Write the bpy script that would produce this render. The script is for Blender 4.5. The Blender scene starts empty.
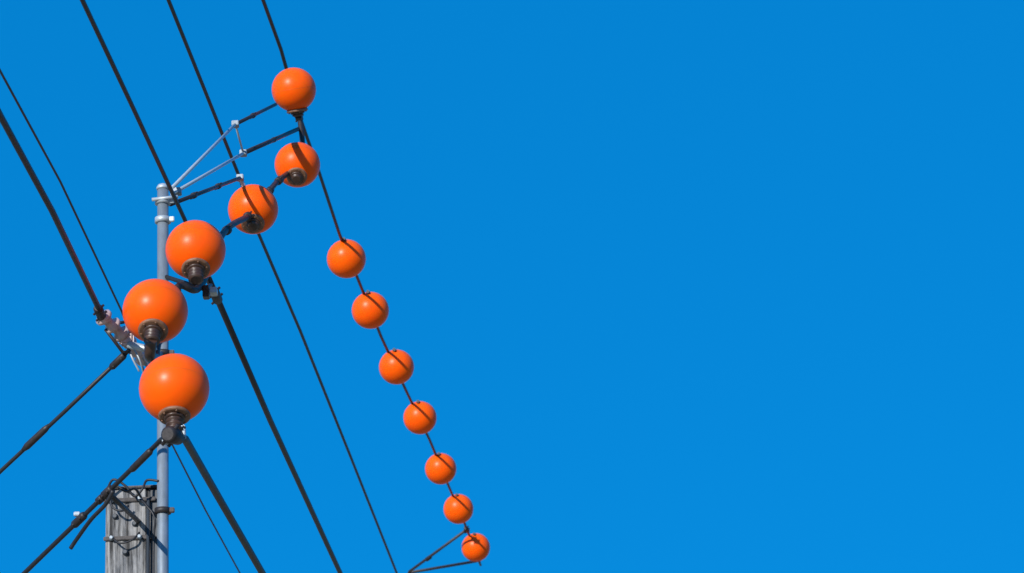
import bpy, bmesh, math, random
from mathutils import Matrix, Vector
random.seed(4)
scene=bpy.context.scene
V=Vector

# ------------------------------------------------------------ materials
def mat(name, base, rough=.5, metal=0., var=.15, scale=8., stretch=(1,1,1), bump=.0, dark=None, coat=0., spec=.5):
    m=bpy.data.materials.new(name); m.use_nodes=True
    nt=m.node_tree; N=nt.nodes; L=nt.links; b=N['Principled BSDF']
    tc=N.new('ShaderNodeTexCoord'); mp=N.new('ShaderNodeMapping'); mp.inputs['Scale'].default_value=stretch
    L.new(tc.outputs['Object'],mp.inputs[0])
    n=N.new('ShaderNodeTexNoise'); n.inputs['Scale'].default_value=scale; n.inputs['Detail'].default_value=6; n.inputs['Roughness'].default_value=.65
    L.new(mp.outputs[0],n.inputs['Vector'])
    r=N.new('ShaderNodeValToRGB'); r.color_ramp.elements[0].position=.3; r.color_ramp.elements[1].position=.7
    d=dark or tuple(c*(1-var*2) for c in base)
    r.color_ramp.elements[0].color=(*d,1); r.color_ramp.elements[1].color=(*base,1)
    L.new(n.outputs[0],r.inputs[0]); L.new(r.outputs[0],b.inputs['Base Color'])
    mr=N.new('ShaderNodeMapRange'); mr.inputs[3].default_value=min(1,rough+.12); mr.inputs[4].default_value=max(.05,rough-.08)
    L.new(n.outputs[0],mr.inputs[0]); L.new(mr.outputs[0],b.inputs['Roughness'])
    b.inputs['Metallic'].default_value=metal; b.inputs['Coat Weight'].default_value=coat
    b.inputs['Specular IOR Level'].default_value=spec
    if bump:
        bp=N.new('ShaderNodeBump'); bp.inputs['Strength'].default_value=bump; bp.inputs['Distance'].default_value=.01
        L.new(n.outputs[0],bp.inputs['Height']); L.new(bp.outputs[0],b.inputs['Normal'])
    return m
ORANGE=mat('orange_plastic',(1.0,.118,.0003),.34,var=.06,scale=2.2,dark=(1.0,.095,.0003),bump=.02,spec=.20)
# thin translucent moulded shell: some light carries round the ball
_b=ORANGE.node_tree.nodes['Principled BSDF']; _b.inputs['Subsurface Weight'].default_value=.25; _b.inputs['Subsurface Radius'].default_value=(.30,.12,.02); _b.inputs['Subsurface Scale'].default_value=.35
SEAM=mat('orange_seam',(.88,.085,.002),.6,var=.1)
CABLE=mat('weathered_cable',(.018,.02,.026),.5,var=.25,scale=30,stretch=(1,1,1),bump=.2)
DARK=mat('dark_hardware',(.040,.034,.036),.5,metal=.2,var=.3,scale=22,bump=.2)
NECK=mat('brown_black_insulator',(.075,.038,.026),.4,var=.35,scale=18,coat=.12)
BRONZE=mat('bronze_collar',(.30,.145,.08),.5,metal=.0,var=.35,scale=20,coat=.1)
STEEL=mat('galvanised_steel',(.30,.36,.42),.45,metal=.4,var=.2,scale=14,stretch=(1,1,.3),bump=.15)
PALE=mat('pale_strut_steel',(.50,.57,.62),.45,metal=.3,var=.15,scale=18)
PORC=mat('pink_porcelain',(.66,.50,.48),.35,var=.2,scale=16,coat=.2)
GREY=mat('dark_conduit',(.05,.065,.085),.5,var=.25,scale=12,stretch=(1,1,.2))

def wood():
    m=bpy.data.materials.new('weathered_timber'); m.use_nodes=True
    nt=m.node_tree; N=nt.nodes; L=nt.links; b=N['Principled BSDF']
    tc=N.new('ShaderNodeTexCoord')
    def noise(sc,st,det=8):
        mp=N.new('ShaderNodeMapping'); mp.inputs['Scale'].default_value=st; L.new(tc.outputs['Object'],mp.inputs[0])
        n=N.new('ShaderNodeTexNoise'); n.inputs['Scale'].default_value=sc; n.inputs['Detail'].default_value=det; n.inputs['Roughness'].default_value=.7
        L.new(mp.outputs[0],n.inputs['Vector']); return n
    g=noise(30,(1,1,.06)); c=noise(5,(1,1,.35))
    r1=N.new('ShaderNodeValToRGB'); e=r1.color_ramp.elements
    e[0].position=.38; e[0].color=(.03,.03,.031,1); e[1].position=.60; e[1].color=(.36,.36,.36,1)
    r2=N.new('ShaderNodeValToRGB'); e=r2.color_ramp.elements
    e[0].position=.36; e[0].color=(.38,.41,.47,1); e[1].position=.56; e[1].color=(1,1,1,1)
    L.new(g.outputs[0],r1.inputs[0]); L.new(c.outputs[0],r2.inputs[0])
    mx=N.new('ShaderNodeMix'); mx.data_type='RGBA'; mx.blend_type='MULTIPLY'; mx.inputs[0].default_value=1
    L.new(r1.outputs[0],mx.inputs[6]); L.new(r2.outputs[0],mx.inputs[7]); L.new(mx.outputs[2],b.inputs['Base Color'])
    b.inputs['Roughness'].default_value=.85
    bp=N.new('ShaderNodeBump'); bp.inputs['Strength'].default_value=.7; bp.inputs['Distance'].default_value=.02
    L.new(g.outputs[0],bp.inputs['Height']); L.new(bp.outputs[0],b.inputs['Normal'])
    return m
WOOD=wood()
GROUND=mat('pale_bounce_ground',(.42,.34,.22),.95,scale=.6,dark=(.30,.25,.15),bump=.6)  # out-of-view ground; sandy tone made pale to bounce warm light under the balls

# ------------------------------------------------------------ mesh builder
class Build:
    def __init__(s): s.bm=bmesh.new(); s.mats=[]
    def mi(s,m):
        if m not in s.mats: s.mats.append(m)
        return s.mats.index(m)
    def rings(s,rings,m,cap=True,smooth=True):
        k=s.mi(m); vs=[[s.bm.verts.new(p) for p in r] for r in rings]; n=len(vs[0])
        for a,b in zip(vs,vs[1:]):
            for i in range(n):
                f=s.bm.faces.new((a[i],a[(i+1)%n],b[(i+1)%n],b[i])); f.material_index=k; f.smooth=smooth
        if cap:
            for r in (vs[0][::-1],vs[-1]):
                f=s.bm.faces.new(r); f.material_index=k
    def tube(s,pts,r,m,n=12):
        pts=[V(p) for p in pts]; rr=r if isinstance(r,(list,tuple)) else [r]*len(pts)
        t0=(pts[1]-pts[0]).normalized(); u=t0.orthogonal().normalized(); out=[]
        for i,p in enumerate(pts):
            a=pts[max(0,i-1)]; b=pts[min(len(pts)-1,i+1)]; t=(b-a).normalized()
            u=(u-t*u.dot(t)).normalized(); w=t.cross(u)
            out.append([p+(u*math.cos(2*math.pi*j/n)+w*math.sin(2*math.pi*j/n))*rr[i] for j in range(n)])
        s.rings(out,m)
    def curve(s,pts,r,m,n=12,sub=6):
        s.tube(spline(pts,sub),r,m,n)
    def lathe(s,p,axis,prof,m,n=28):
        p=V(p); a=V(axis).normalized(); u=a.orthogonal().normalized(); w=a.cross(u)
        s.rings([[p+a*t+(u*math.cos(2*math.pi*j/n)+w*math.sin(2*math.pi*j/n))*r for j in range(n)] for t,r in prof],m)
    def sphere(s,c,r,m,axis=(0,0,1),nu=64,nv=40):
        s.lathe(c,axis,[(-r*math.cos(math.pi*i/nv),max(.002,r*math.sin(math.pi*i/nv))) for i in range(nv+1)],m,nu)
    def box(s,c,size,m,rot=None,bev=.006):
        k=s.mi(m); b2=bmesh.new(); bmesh.ops.create_cube(b2,size=1)
        mt=Matrix.Translation(V(c)) @ (rot or Matrix.Identity(4)) @ Matrix.Diagonal((*size,1))
        b2.transform(mt)
        if bev: bmesh.ops.bevel(b2,geom=b2.edges[:],offset=bev,segments=2,affect='EDGES')
        me=bpy.data.meshes.new('t'); b2.to_mesh(me); b2.free(); 
        nf=len(s.bm.faces); s.bm.from_mesh(me); bpy.data.meshes.remove(me)
        s.bm.faces.ensure_lookup_table()
        for f in s.bm.faces[nf:]: f.material_index=k
    def finish(s,name,parent=None):
        bmesh.ops.recalc_face_normals(s.bm,faces=s.bm.faces[:])
        me=bpy.data.meshes.new(name); s.bm.to_mesh(me); s.bm.free()
        for m in s.mats: me.materials.append(m)
        o=bpy.data.objects.new(name,me); scene.collection.objects.link(o)
        if parent: o.parent=parent
        return o
def spline(pts,sub=6):
    P=[V(p) for p in pts]
    if len(P)<3: return P
    P=[2*P[0]-P[1]]+P+[2*P[-1]-P[-2]]; out=[]
    for i in range(1,len(P)-2):
        a,b,c,d=P[i-1:i+3]
        for j in range(sub):
            t=j/sub
            out.append(.5*((2*b)+(c-a)*t+(2*a-5*b+4*c-d)*t*t+(3*b-3*c+d-a)*t**3))
    out.append(P[-2]); return out
def empty(name):
    o=bpy.data.objects.new(name,None); scene.collection.objects.link(o); return o
def clampat(B,p,d,r,l,m=DARK):
    d=V(d).normalized(); p=V(p)
    B.lathe(p-d*l/2,d,[(0,r*.7),(l*.12,r),(l*.88,r),(l,r*.7)],m,16)
    u=d.orthogonal().normalized()
    for k in (-.28,.28):
        B.tube([p+d*l*k-u*r*1.5,p+d*l*k+u*r*1.5],r*.25,m,6)

# ------------------------------------------------------------ power lines (metres)
C=[(-2.93,31.84,17.49),(-2.84,33.31,17.49),(-2.78,35.49,17.49),(-2.68,37.34,17.49),(-2.56,39.89,17.49),(-2.42,41.71,17.49),(-2.21,44.57,17.49),(-1.93,47.59,17.49),(-1.65,50.47,17.49),(-1.41,53.54,17.49),(-1.18,56.33,17.49),(-0.95,59.6,17.49)]
Bw=[(-3.43,26.62,14.94),(-3.32,28.90,14.94),(-3.20,31.46,14.94),(-3.16,33.23,14.94),(-2.95,36.95,14.94),(-2.67,42.89,14.94),(-2.33,50.27,14.94),(-2.0,58.4,14.95)]
A1=[(-3.48,21.40,12.385),(-3.37,23.61,12.385),(-3.24,26.39,12.385),(-3.21,28.2,12.385)]
A2=[(-3.20,28.0,12.385),(-3.02,33.01,12.385),(-2.70,40.41,12.385),(-1.9,58.4,12.4)]
D1=[(-3.91,20.16,10.81),(-3.84,22.18,10.81),(-3.81,24.89,10.81)]
D2=[(-2.91,23.02,9.06),(-2.90,23.6,9.2),(-2.83,25.69,9.25),(-2.70,28.42,9.25),(-1.8,58.4,9.3)]
E=[(-4.43,22.78,12.43),(-4.32,25.38,12.43),(-4.26,29.09,12.43),(-4.34,33.76,12.43),(-4.27,36.94,12.43),(-4.16,40.31,12.43),(-3.55,58.4,12.5)]
def back(l,y=-30):
    a,b=V(l[0]),V(l[1]); t=(y-a.y)/(b.y-a.y)*.6; p=V((a.x+(b.x-a.x)*t,y,a.z+.25)); return [tuple(p)]+l
def line(pts_r,sleeves=()):
    B=Build()
    for pts,r in pts_r: B.tube(pts,r,CABLE,12)
    for p,d,r,l in sleeves: clampat(B,p,d,r,l)
    return B.finish('power_line')
line([(back(C),.024)])
line([(back(Bw),.021)],[((-3.17,32.7,14.94),(0,1,0),.04,.3)])
line([(back(A1),.021),(A2,.035)],[((-3.18,28.6,12.385),(.03,1,0),.055,.35)])
line([(back(D1),.027)],[((-3.82,24.7,10.81),(0,1,0),.045,.3)])
line([(D2,.036)])
line([(back(E),.0115)])

# ------------------------------------------------------------ marker balls
def ball(c,r=.3,axis=(0,0,-1),neck=None,opening=True,wire=None,up=.2):
    B=Build(); c=V(c); a=V(axis).normalized()
    B.sphere(c,r,ORANGE,a)
    if opening:
        B.lathe(c-a*.002,a,[(0,r*.999),(.0005,r*1.0012),(.0035,r*1.0012),(.004,r*.999)],SEAM,64)
        q=c+a*r*.90
        B.lathe(q,a,[(0,.128),(.012,.138),(.03,.136),(.036,.118)],BRONZE)
        B.lathe(q+a*.037,a,[(0,.092),(.02,.088),(.024,.07)],NECK)
        n=neck or .1
        prof=[(0,.056)]; t=0
        while t<n:
            prof+=[(t+.008,.056),(t+.016,.074),(t+.03,.074),(t+.038,.053)]; t+=.045
        prof.append((t,.05)); B.lathe(q+a*.05,a,prof,NECK)
        u=a.orthogonal().normalized(); w=a.cross(u)
        for k in range(6):
            an=k*math.pi/3
            pp=q+a*.03+(u*math.cos(an)+w*math.sin(an))*.110
            B.lathe(pp,a,[(0,.010),(.016,.010)],BRONZE,6)
    if wire:
        d0=V(wire).normalized(); e=math.sqrt(r*r-up*up); o=V((0,0,up))
        for s in (-1,1):
            d=d0*s
            B.lathe(c+o+d*(e-.01),d,[(0,.034),(.02,.034),(.04,.028),(.08,.026)],DARK,16)
    return B.finish('aerial_marker_ball')
def tilt(deg,x=0): a=math.radians(deg); return (x,-math.sin(a),-math.cos(a))
ball((-2.93,23.10,9.50),.3,tilt(17,.04),.11)
ball((-3.30,24.64,10.78),.3,tilt(32,0),.11)
ball((-3.05,25.69,11.78),.291,tilt(28,.06),.11)
ball((-3.00,30.99,14.34),.294,tilt(32,.03),.04)
ball((-2.76,34.63,16.43),.3,tilt(35,.0),.04)
ball((-2.65,32.90,16.73),.28,(.04,.14,-.33),.03)
def on(y):
    for a,b in zip(C,C[1:]):
        if a[1]<=y<=b[1]:
            t=(y-a[1])/(b[1]-a[1]); return V(a).lerp(V(b),t)
for y,dx in ((40.92,-.05),(43.25,.0),(46.1,.03),(48.95,.03),(52.15,.0),(54.95,.02),(57.9,.06)):
    p=on(y); r=.296
    ball(V((p.x*(1-.6/y)+dx,y-.6,p.z-.225)),r,(0,0,-1),opening=False,wire=(.08,1,0),up=.225)

# ------------------------------------------------------------ main utility pole
pole=empty('utility_pole')
mx,my=-3.45,26.32
B=Build()
B.tube([(mx,my,0),(mx,my,6),(mx,my,12.69)],.056,STEEL,24)
B.lathe((mx,my,12.69),(0,0,1),[(0,.062),(.02,.066),(.05,.05),(.065,.02)],PALE,20)
for z in (12.56,12.36,10.95,10.55,9.35): B.lathe((mx,my,z-.03),(0,0,1),[(0,.06),(.005,.08),(.055,.08),(.06,.06)],PALE if z>12 else DARK,20); B.box((mx+.085,my-.02,z),(.06,.04,.05),PALE if z>12 else DARK)
B.tube([(mx-.1,my-.07,12.56),(mx+.16,my-.07,12.58)],.018,PALE)
B.finish('steel_mast',pole)
B=Build()
cx,cy=-3.80,26.62; W=.215; H=9.61
outl=[]
for (ax,ay),(bx,by) in (((-1,-1),(1,-1)),((1,-1),(1,1)),((1,1),(-1,1)),((-1,1),(-1,-1))):
    for i in range(14):
        t=(i+.5)/14; x=ax+(bx-ax)*t; y=ay+(by-ay)*t
        g=1-(.0 if random.random()<.6 else random.uniform(.03,.09))
        outl.append((x*W*g,y*W*g))
rs=[]
for k in range(30):
    z=H*k/29
    rs.append([(cx+x*(1+.05*(1-z/H))+random.uniform(-.002,.002),cy+y*(1+.05*(1-z/H)),z+(random.uniform(-.03,.02) if k==29 else 0)) for x,y in outl])
B.rings(rs,WOOD,smooth=False)
B.finish('timber_post',pole)
B=Build()
B.box((-3.54,26.50,4.80),(.085,.16,9.6),GREY)
B.tube([(-3.60,26.38,0),(-3.60,26.38,9.5)],.016,GREY)
B.box((cx+.06,cy-.02,9.625),(.5,.44,.025),DARK)
for z in (9.50,9.12): 
    B.box((cx+.02,cy-W-.012,z),(.50,.02,.04),DARK)
    for x in (-.15,.12): B.lathe((cx+x,cy-W-.02,z),(0,-1,0),[(0,.026),(.012,.026),(.014,.016),(.05,.016)],STEEL,6)
for x,z in ((-.12,9.34),(.07,9.26),(-.02,8.98)): B.lathe((cx+x,cy-W-.0,z),(0,-1,0),[(0,.03),(.01,.03),(.012,.018),(.04,.018)],GREY,10)
B.curve([(cx-.2,cy-.3,9.56),(cx-.12,cy-.36,9.67),(cx,cy-.36,9.60),(cx+.08,cy-.34,9.50),(cx+.16,cy-.36,9.56),(cx+.2,cy-.32,9.66),(cx+.32,cy-.34,9.64)],.012,CABLE,8)
B.curve([(cx-.16,cy-.26,9.62),(cx-.14,cy-.32,9.42),(cx-.04,cy-.34,9.36),(cx+.02,cy-.30,9.42)],.011,CABLE,8)
B.curve([(cx+.12,cy-.26,9.5),(cx+.2,cy-.32,9.4),(cx+.28,cy-.34,9.25),(cx+.26,cy-.3,8.9),(cx+.27,cy-.3,7.0)],.011,CABLE,8)
B.curve([(cx-.14,cy-.25,9.12),(cx-.06,cy-.3,9.05),(cx+.06,cy-.3,9.08),(cx+.12,cy-.26,9.16)],.010,CABLE,8)
B.tube([(-3.7,26.5,9.3),(-3.66,24.2,8.93)],.024,DARK,12)
B.finish('post_hardware',pole)

# bus arm
B=Build()
bus=[(-2.92,22.95,9.03),(-3.1,23.9,9.7),(-3.34,25.0,10.5),(-3.20,25.40,11.28),(-3.03,25.86,11.46),(-3.07,28.40,13.03),(-3.03,31.33,14.44),(-2.98,33.70,15.78),(-2.80,34.80,16.48),(-2.74,35.25,16.95),(-2.78,35.45,17.45)]
B.curve(bus,.036,DARK,12,8)
def mid(i,t): return V(bus[i]).lerp(V(bus[i+1]),t)
for i,t in ((2,.9),(4,.3),(4,.75),(5,.1),(5,.8),(6,.45),(6,.75),(7,.2)):
    clampat(B,mid(i,t),V(bus[i+1])-V(bus[i]),.052,.18)
clampat(B,(-2.92,22.95,9.03),(.3,1,.2),.074,.24)
B.box((-2.86,23.02,9.08),(.07,.1,.1),PALE); B.box((-2.99,22.98,9.0),(.05,.08,.06),STEEL)
B.curve([(-3.3,24.37,10.40),(-3.33,24.5,10.3),(-3.34,24.95,10.42)],.055,NECK)
B.tube([(-3.42,26.3,11.6),(-3.20,25.5,11.3)],.03,STEEL); B.lathe((mx,my,11.56),(0,0,1),[(0,.07),(.01,.085),(.09,.085),(.1,.07)],STEEL,18)
B.tube([(-3.42,26.3,11.75),(-3.12,25.9,11.5),(-3.03,25.86,11.46)],.022,DARK)
B.box((-2.90,25.9,11.42),(.07,.12,.06),PALE); B.box((-2.97,25.86,11.40),(.06,.1,.12),NECK)
B.tube([(-3.0,25.9,11.45),(-3.19,28.2,12.36)],.022,DARK)
B.tube([(-3.16,32.75,14.93),(-3.04,31.5,14.5)],.025,DARK)
clampat(B,(-2.79,35.45,17.5),(0,1,0),.05,.26)
B.tube([(-2.79,35.4,17.50),(-2.62,33.1,16.43)],.03,DARK)
B.box((-2.61,33.06,16.42),(.08,.08,.07),DARK)
B.finish('bus_arm',pole)

# struts at top
B=Build()
B.tube([(-3.36,26.31,12.70),(-3.12,30.22,15.10)],.018,PALE); B.tube([(-3.12,30.22,15.10),(-3.04,34.72,17.36)],.022,DARK)
B.tube([(-3.36,26.32,12.64),(-3.09,30.80,14.98)],.018,PALE); B.tube([(-3.09,30.80,14.98),(-2.79,35.57,17.37)],.028,DARK)
B.tube([(-3.38,26.37,12.55),(-3.14,30.90,14.71)],.022,DARK)
B.tube([(-3.14,30.90,14.71),(-3.04,31.2,14.5)],.024,PALE)
B.tube([(-3.12,30.22,15.10),(-3.09,30.80,14.98)],.012,PALE)
for p in ((-3.12,30.22,15.10),(-3.09,30.80,14.98),(-3.14,30.90,14.71),(-3.34,26.6,12.78)): 
    B.box(p,(.08,.1,.06),STEEL)
for a,b,t in (((-3.38,26.37,12.55),(-3.14,30.90,14.71),.3),((-3.38,26.37,12.55),(-3.14,30.90,14.71),.65),((-3.09,30.80,14.98),(-2.79,35.57,17.37),.5),((-3.12,30.22,15.10),(-3.04,34.72,17.36),.4)):
    clampat(B,V(a).lerp(V(b),t),V(b)-V(a),.034,.14)
B.finish('crossarm_struts',pole)

# insulator cluster
B=Build()
def ins(a,b,r,m,k=4):
    a=V(a);b=V(b); L=(b-a).length; pr=[(0,r*.5)]
    for i in range(k):
        t=L*i/k; s=L/k; pr+=[(t+s*.15,r*.55),(t+s*.35,r),(t+s*.6,r),(t+s*.85,r*.55)]
    pr.append((L,r*.5)); B.lathe(a,b-a,pr,m,20)
ins((-3.84,24.80,10.84),(-3.63,25.06,10.68),.085,PORC,3)
ins((-3.63,25.06,10.68),(-3.50,25.45,10.56),.07,PORC,3)
B.box((-3.62,25.04,10.66),(.14,.1,.12),PORC,bev=.02)
B.tube([(-3.50,25.45,10.56),(-3.46,26.25,10.93)],.026,STEEL)
B.tube([(-3.6,25.02,10.6),(-3.34,24.95,10.5)],.035,PALE)
B.tube([(-3.72,24.98,10.80),(-3.62,25.1,10.86),(-3.5,25.2,10.83)],.016,DARK)
B.tube([(-3.80,24.9,10.72),(-3.66,25.05,10.54),(-3.6,25.08,10.55)],.016,DARK)
B.curve([(-3.62,25.1,10.6),(-3.57,25.1,10.48),(-3.52,25.15,10.38),(-3.55,25.15,10.44)],.009,PALE,8)
B.curve([(-3.56,25.1,10.58),(-3.5,25.1,10.45),(-3.48,25.3,10.32)],.008,PALE,8)
B.tube([(-3.5,25.42,10.56),(-3.36,25.3,10.7),(-3.33,25.2,10.68)],.03,PALE)
for p in ((-3.66,25.04,10.72),(-3.52,25.33,10.58)):
    B.tube([V(p)+V((-.05,-.04,.09)),V(p)+V((.05,.04,-.09))],.014,STEEL,8)
B.finish('insulator_cluster',pole)

# ------------------------------------------------------------ side cables down to ground anchors
def side(pts,r,gz,extra):
    B=Build(); a,b=V(pts[0]),V(pts[-1]); t=(gz-b.z)/(b.z-a.z); e=b+(b-a)*t
    B.tube([V(p) for p in pts]+[e],r,CABLE,12)
    B.tube([e+(a-e).normalized()*.4,e-V((0,0,.3))],.03,STEEL,10)
    extra(B); return B.finish('guy_cable')
def ex1(B):
    clampat(B,(-3.72,25.16,10.49),(-.8,.56,-.5),.035,.2)
    a=V((-3.60,25.08,10.57)); d=(V((-4.97,26.03,9.73))-a).normalized()
    B.lathe(a+d*1.15,d,[(0,.02),(.06,.032),(.32,.034),(.38,.02)],DARK,14)
side([(-3.60,25.08,10.57),(-4.28,25.56,10.15),(-4.97,26.03,9.73)],.020,.1,ex1)
def ex2(B):
    d=V((-4.57,25.21,8.50))-V((-3.66,24.20,8.93)); d.normalize()
    clampat(B,(-3.66,24.20,8.93),d,.042,.15); clampat(B,(-3.74,24.28,8.89),d,.036,.08)
    p=V((-3.66,24.20,8.93))+d*.48; clampat(B,p,d,.038,.2); B.box(p+V((-.02,0,.055)),(.055,.05,.035),STEEL)
    B.curve([(-3.60,24.12,8.92),(-3.68,24.2,8.82),(-3.83,24.35,8.73),(-4.00,24.6,8.62),(-4.06,24.66,8.56)],.019,CABLE,10)
    B.curve([(-3.66,24.2,8.93),(-3.58,24.2,8.98),(-3.50,24.2,8.93),(-3.42,24.2,8.95),(-3.38,24.3,8.9)],.011,CABLE,8)
    B.lathe((-3.2,23.65,9.13),(-.55,.6,-.28),[(0,.02),(.03,.032),(.3,.032),(.33,.02)],DARK,12)
side([(-2.92,22.95,9.05),(-3.10,23.55,9.19),(-3.66,24.20,8.93),(-4.57,25.21,8.50)],.022,.1,ex2)

# ------------------------------------------------------------ neighbouring poles
def otherpole(x,y,h,arms):
    p=empty('utility_pole'); B=Build()
    B.tube([(x,y,h*k/8) for k in range(9)],[.2-.07*k/8 for k in range(9)],WOOD,20); B.finish('timber_post',p)
    B=Build()
    for x2,z in arms:
        B.tube([(x,y,z-.1),(x2,y,z-.1)],.05,STEEL,10); B.lathe((x2,y,z-.1),(0,0,1),[(0,.05),(.02,.07),(.05,.05),(.08,.07),(.1,.03)],PORC,14)
    B.finish('crossarms',p); return p
p2=otherpole(-2.5,58.4,16.8,[(-2.0,14.95),(-1.9,12.4),(-1.8,9.3),(-3.55,12.5)])
B=Build()
B.tube([(-2.5,58.35,16.7),(-2.42,58.0,17.0),(-1.16,56.7,17.49)],.03,DARK,10)
B.tube([(-2.45,58.1,17.0),(-1.06,59.0,17.42),(-.95,59.2,17.49)],.03,DARK,10)
clampat(B,(-1.16,56.7,17.49),(.1,1,0),.05,.3); clampat(B,(-2.0,57.6,17.16),(-1,1,-.4),.045,.16)
B.finish('outrigger_bracket',p2)
otherpole(-4.0,-30,17.8,[(-3.2,17.6),(-4.8,15.1),(-3.2,12.6),(-4.9,11.0),(-3.4,12.6)])

# ------------------------------------------------------------ ground
B=Build(); k=B.mi(GROUND); n=48; S=3000
gr=[[None]*(n+1) for _ in range(n+1)]
for i in range(n+1):
    for j in range(n+1):
        s=lambda q:(abs(q)**3)*(1 if q>0 else -1)*S
        x=s(i/n*2-1); y=s(j/n*2-1); gr[i][j]=B.bm.verts.new((x,y,0))
for i in range(n):
    for j in range(n): B.bm.faces.new((gr[i][j],gr[i+1][j],gr[i+1][j+1],gr[i][j+1]))
B.finish('ground')

# ------------------------------------------------------------ light
sd=V((-.42,-.83,.37)).normalized()
el=math.degrees(math.asin(sd.z)); rot=math.atan2(sd.x,sd.y)
L=bpy.data.lights.new('sun','SUN'); L.energy=5.0; L.angle=math.radians(.5); L.color=(1,.95,.88)
so=bpy.data.objects.new('sun',L); scene.collection.objects.link(so); so.location=(0,-10,40); so.rotation_euler=sd.to_track_quat('Z','Y').to_euler()
w=bpy.data.worlds.new("World"); scene.world=w; w.use_nodes=True
nt=w.node_tree; N=nt.nodes; K=nt.links; bg=N['Background']
s=N.new('ShaderNodeTexSky'); s.sky_type='NISHITA'; s.sun_disc=False
s.sun_elevation=math.radians(el); s.sun_rotation=rot; s.ozone_density=3.; s.dust_density=.3; s.air_density=1.0
mx_=N.new('ShaderNodeMix'); mx_.data_type='RGBA'; mx_.blend_type='MIX'; mx_.inputs[0].default_value=.78
hs=N.new('ShaderNodeMix'); hs.data_type='RGBA'; hs.blend_type='MULTIPLY'; hs.inputs[0].default_value=1; hs.inputs[7].default_value=(.03,.93,1.65,1)
K.new(s.outputs[0],hs.inputs[6]); K.new(hs.outputs[2],mx_.inputs[6]); mx_.inputs[7].default_value=(.01,2.32,6.5,1)
K.new(mx_.outputs[2],bg.inputs[0]); bg.inputs[1].default_value=.1

# ------------------------------------------------------------ camera
cam=bpy.data.objects.new('camera',bpy.data.cameras.new('camera')); scene.collection.objects.link(cam)
cam.matrix_world=Matrix.Translation((0,0,1.7)) @ Matrix.Rotation(math.radians(110.4),4,'X') @ Matrix.Rotation(math.radians(-2.6),4,'Z')
cam.data.lens=100; cam.data.clip_end=6000; scene.camera=cam
cam.data.dof.use_dof=True; cam.data.dof.focus_distance=29; cam.data.dof.aperture_fstop=3.0
scene.view_settings.view_transform='Standard'; scene.view_settings.look='None'; scene.view_settings.exposure=0
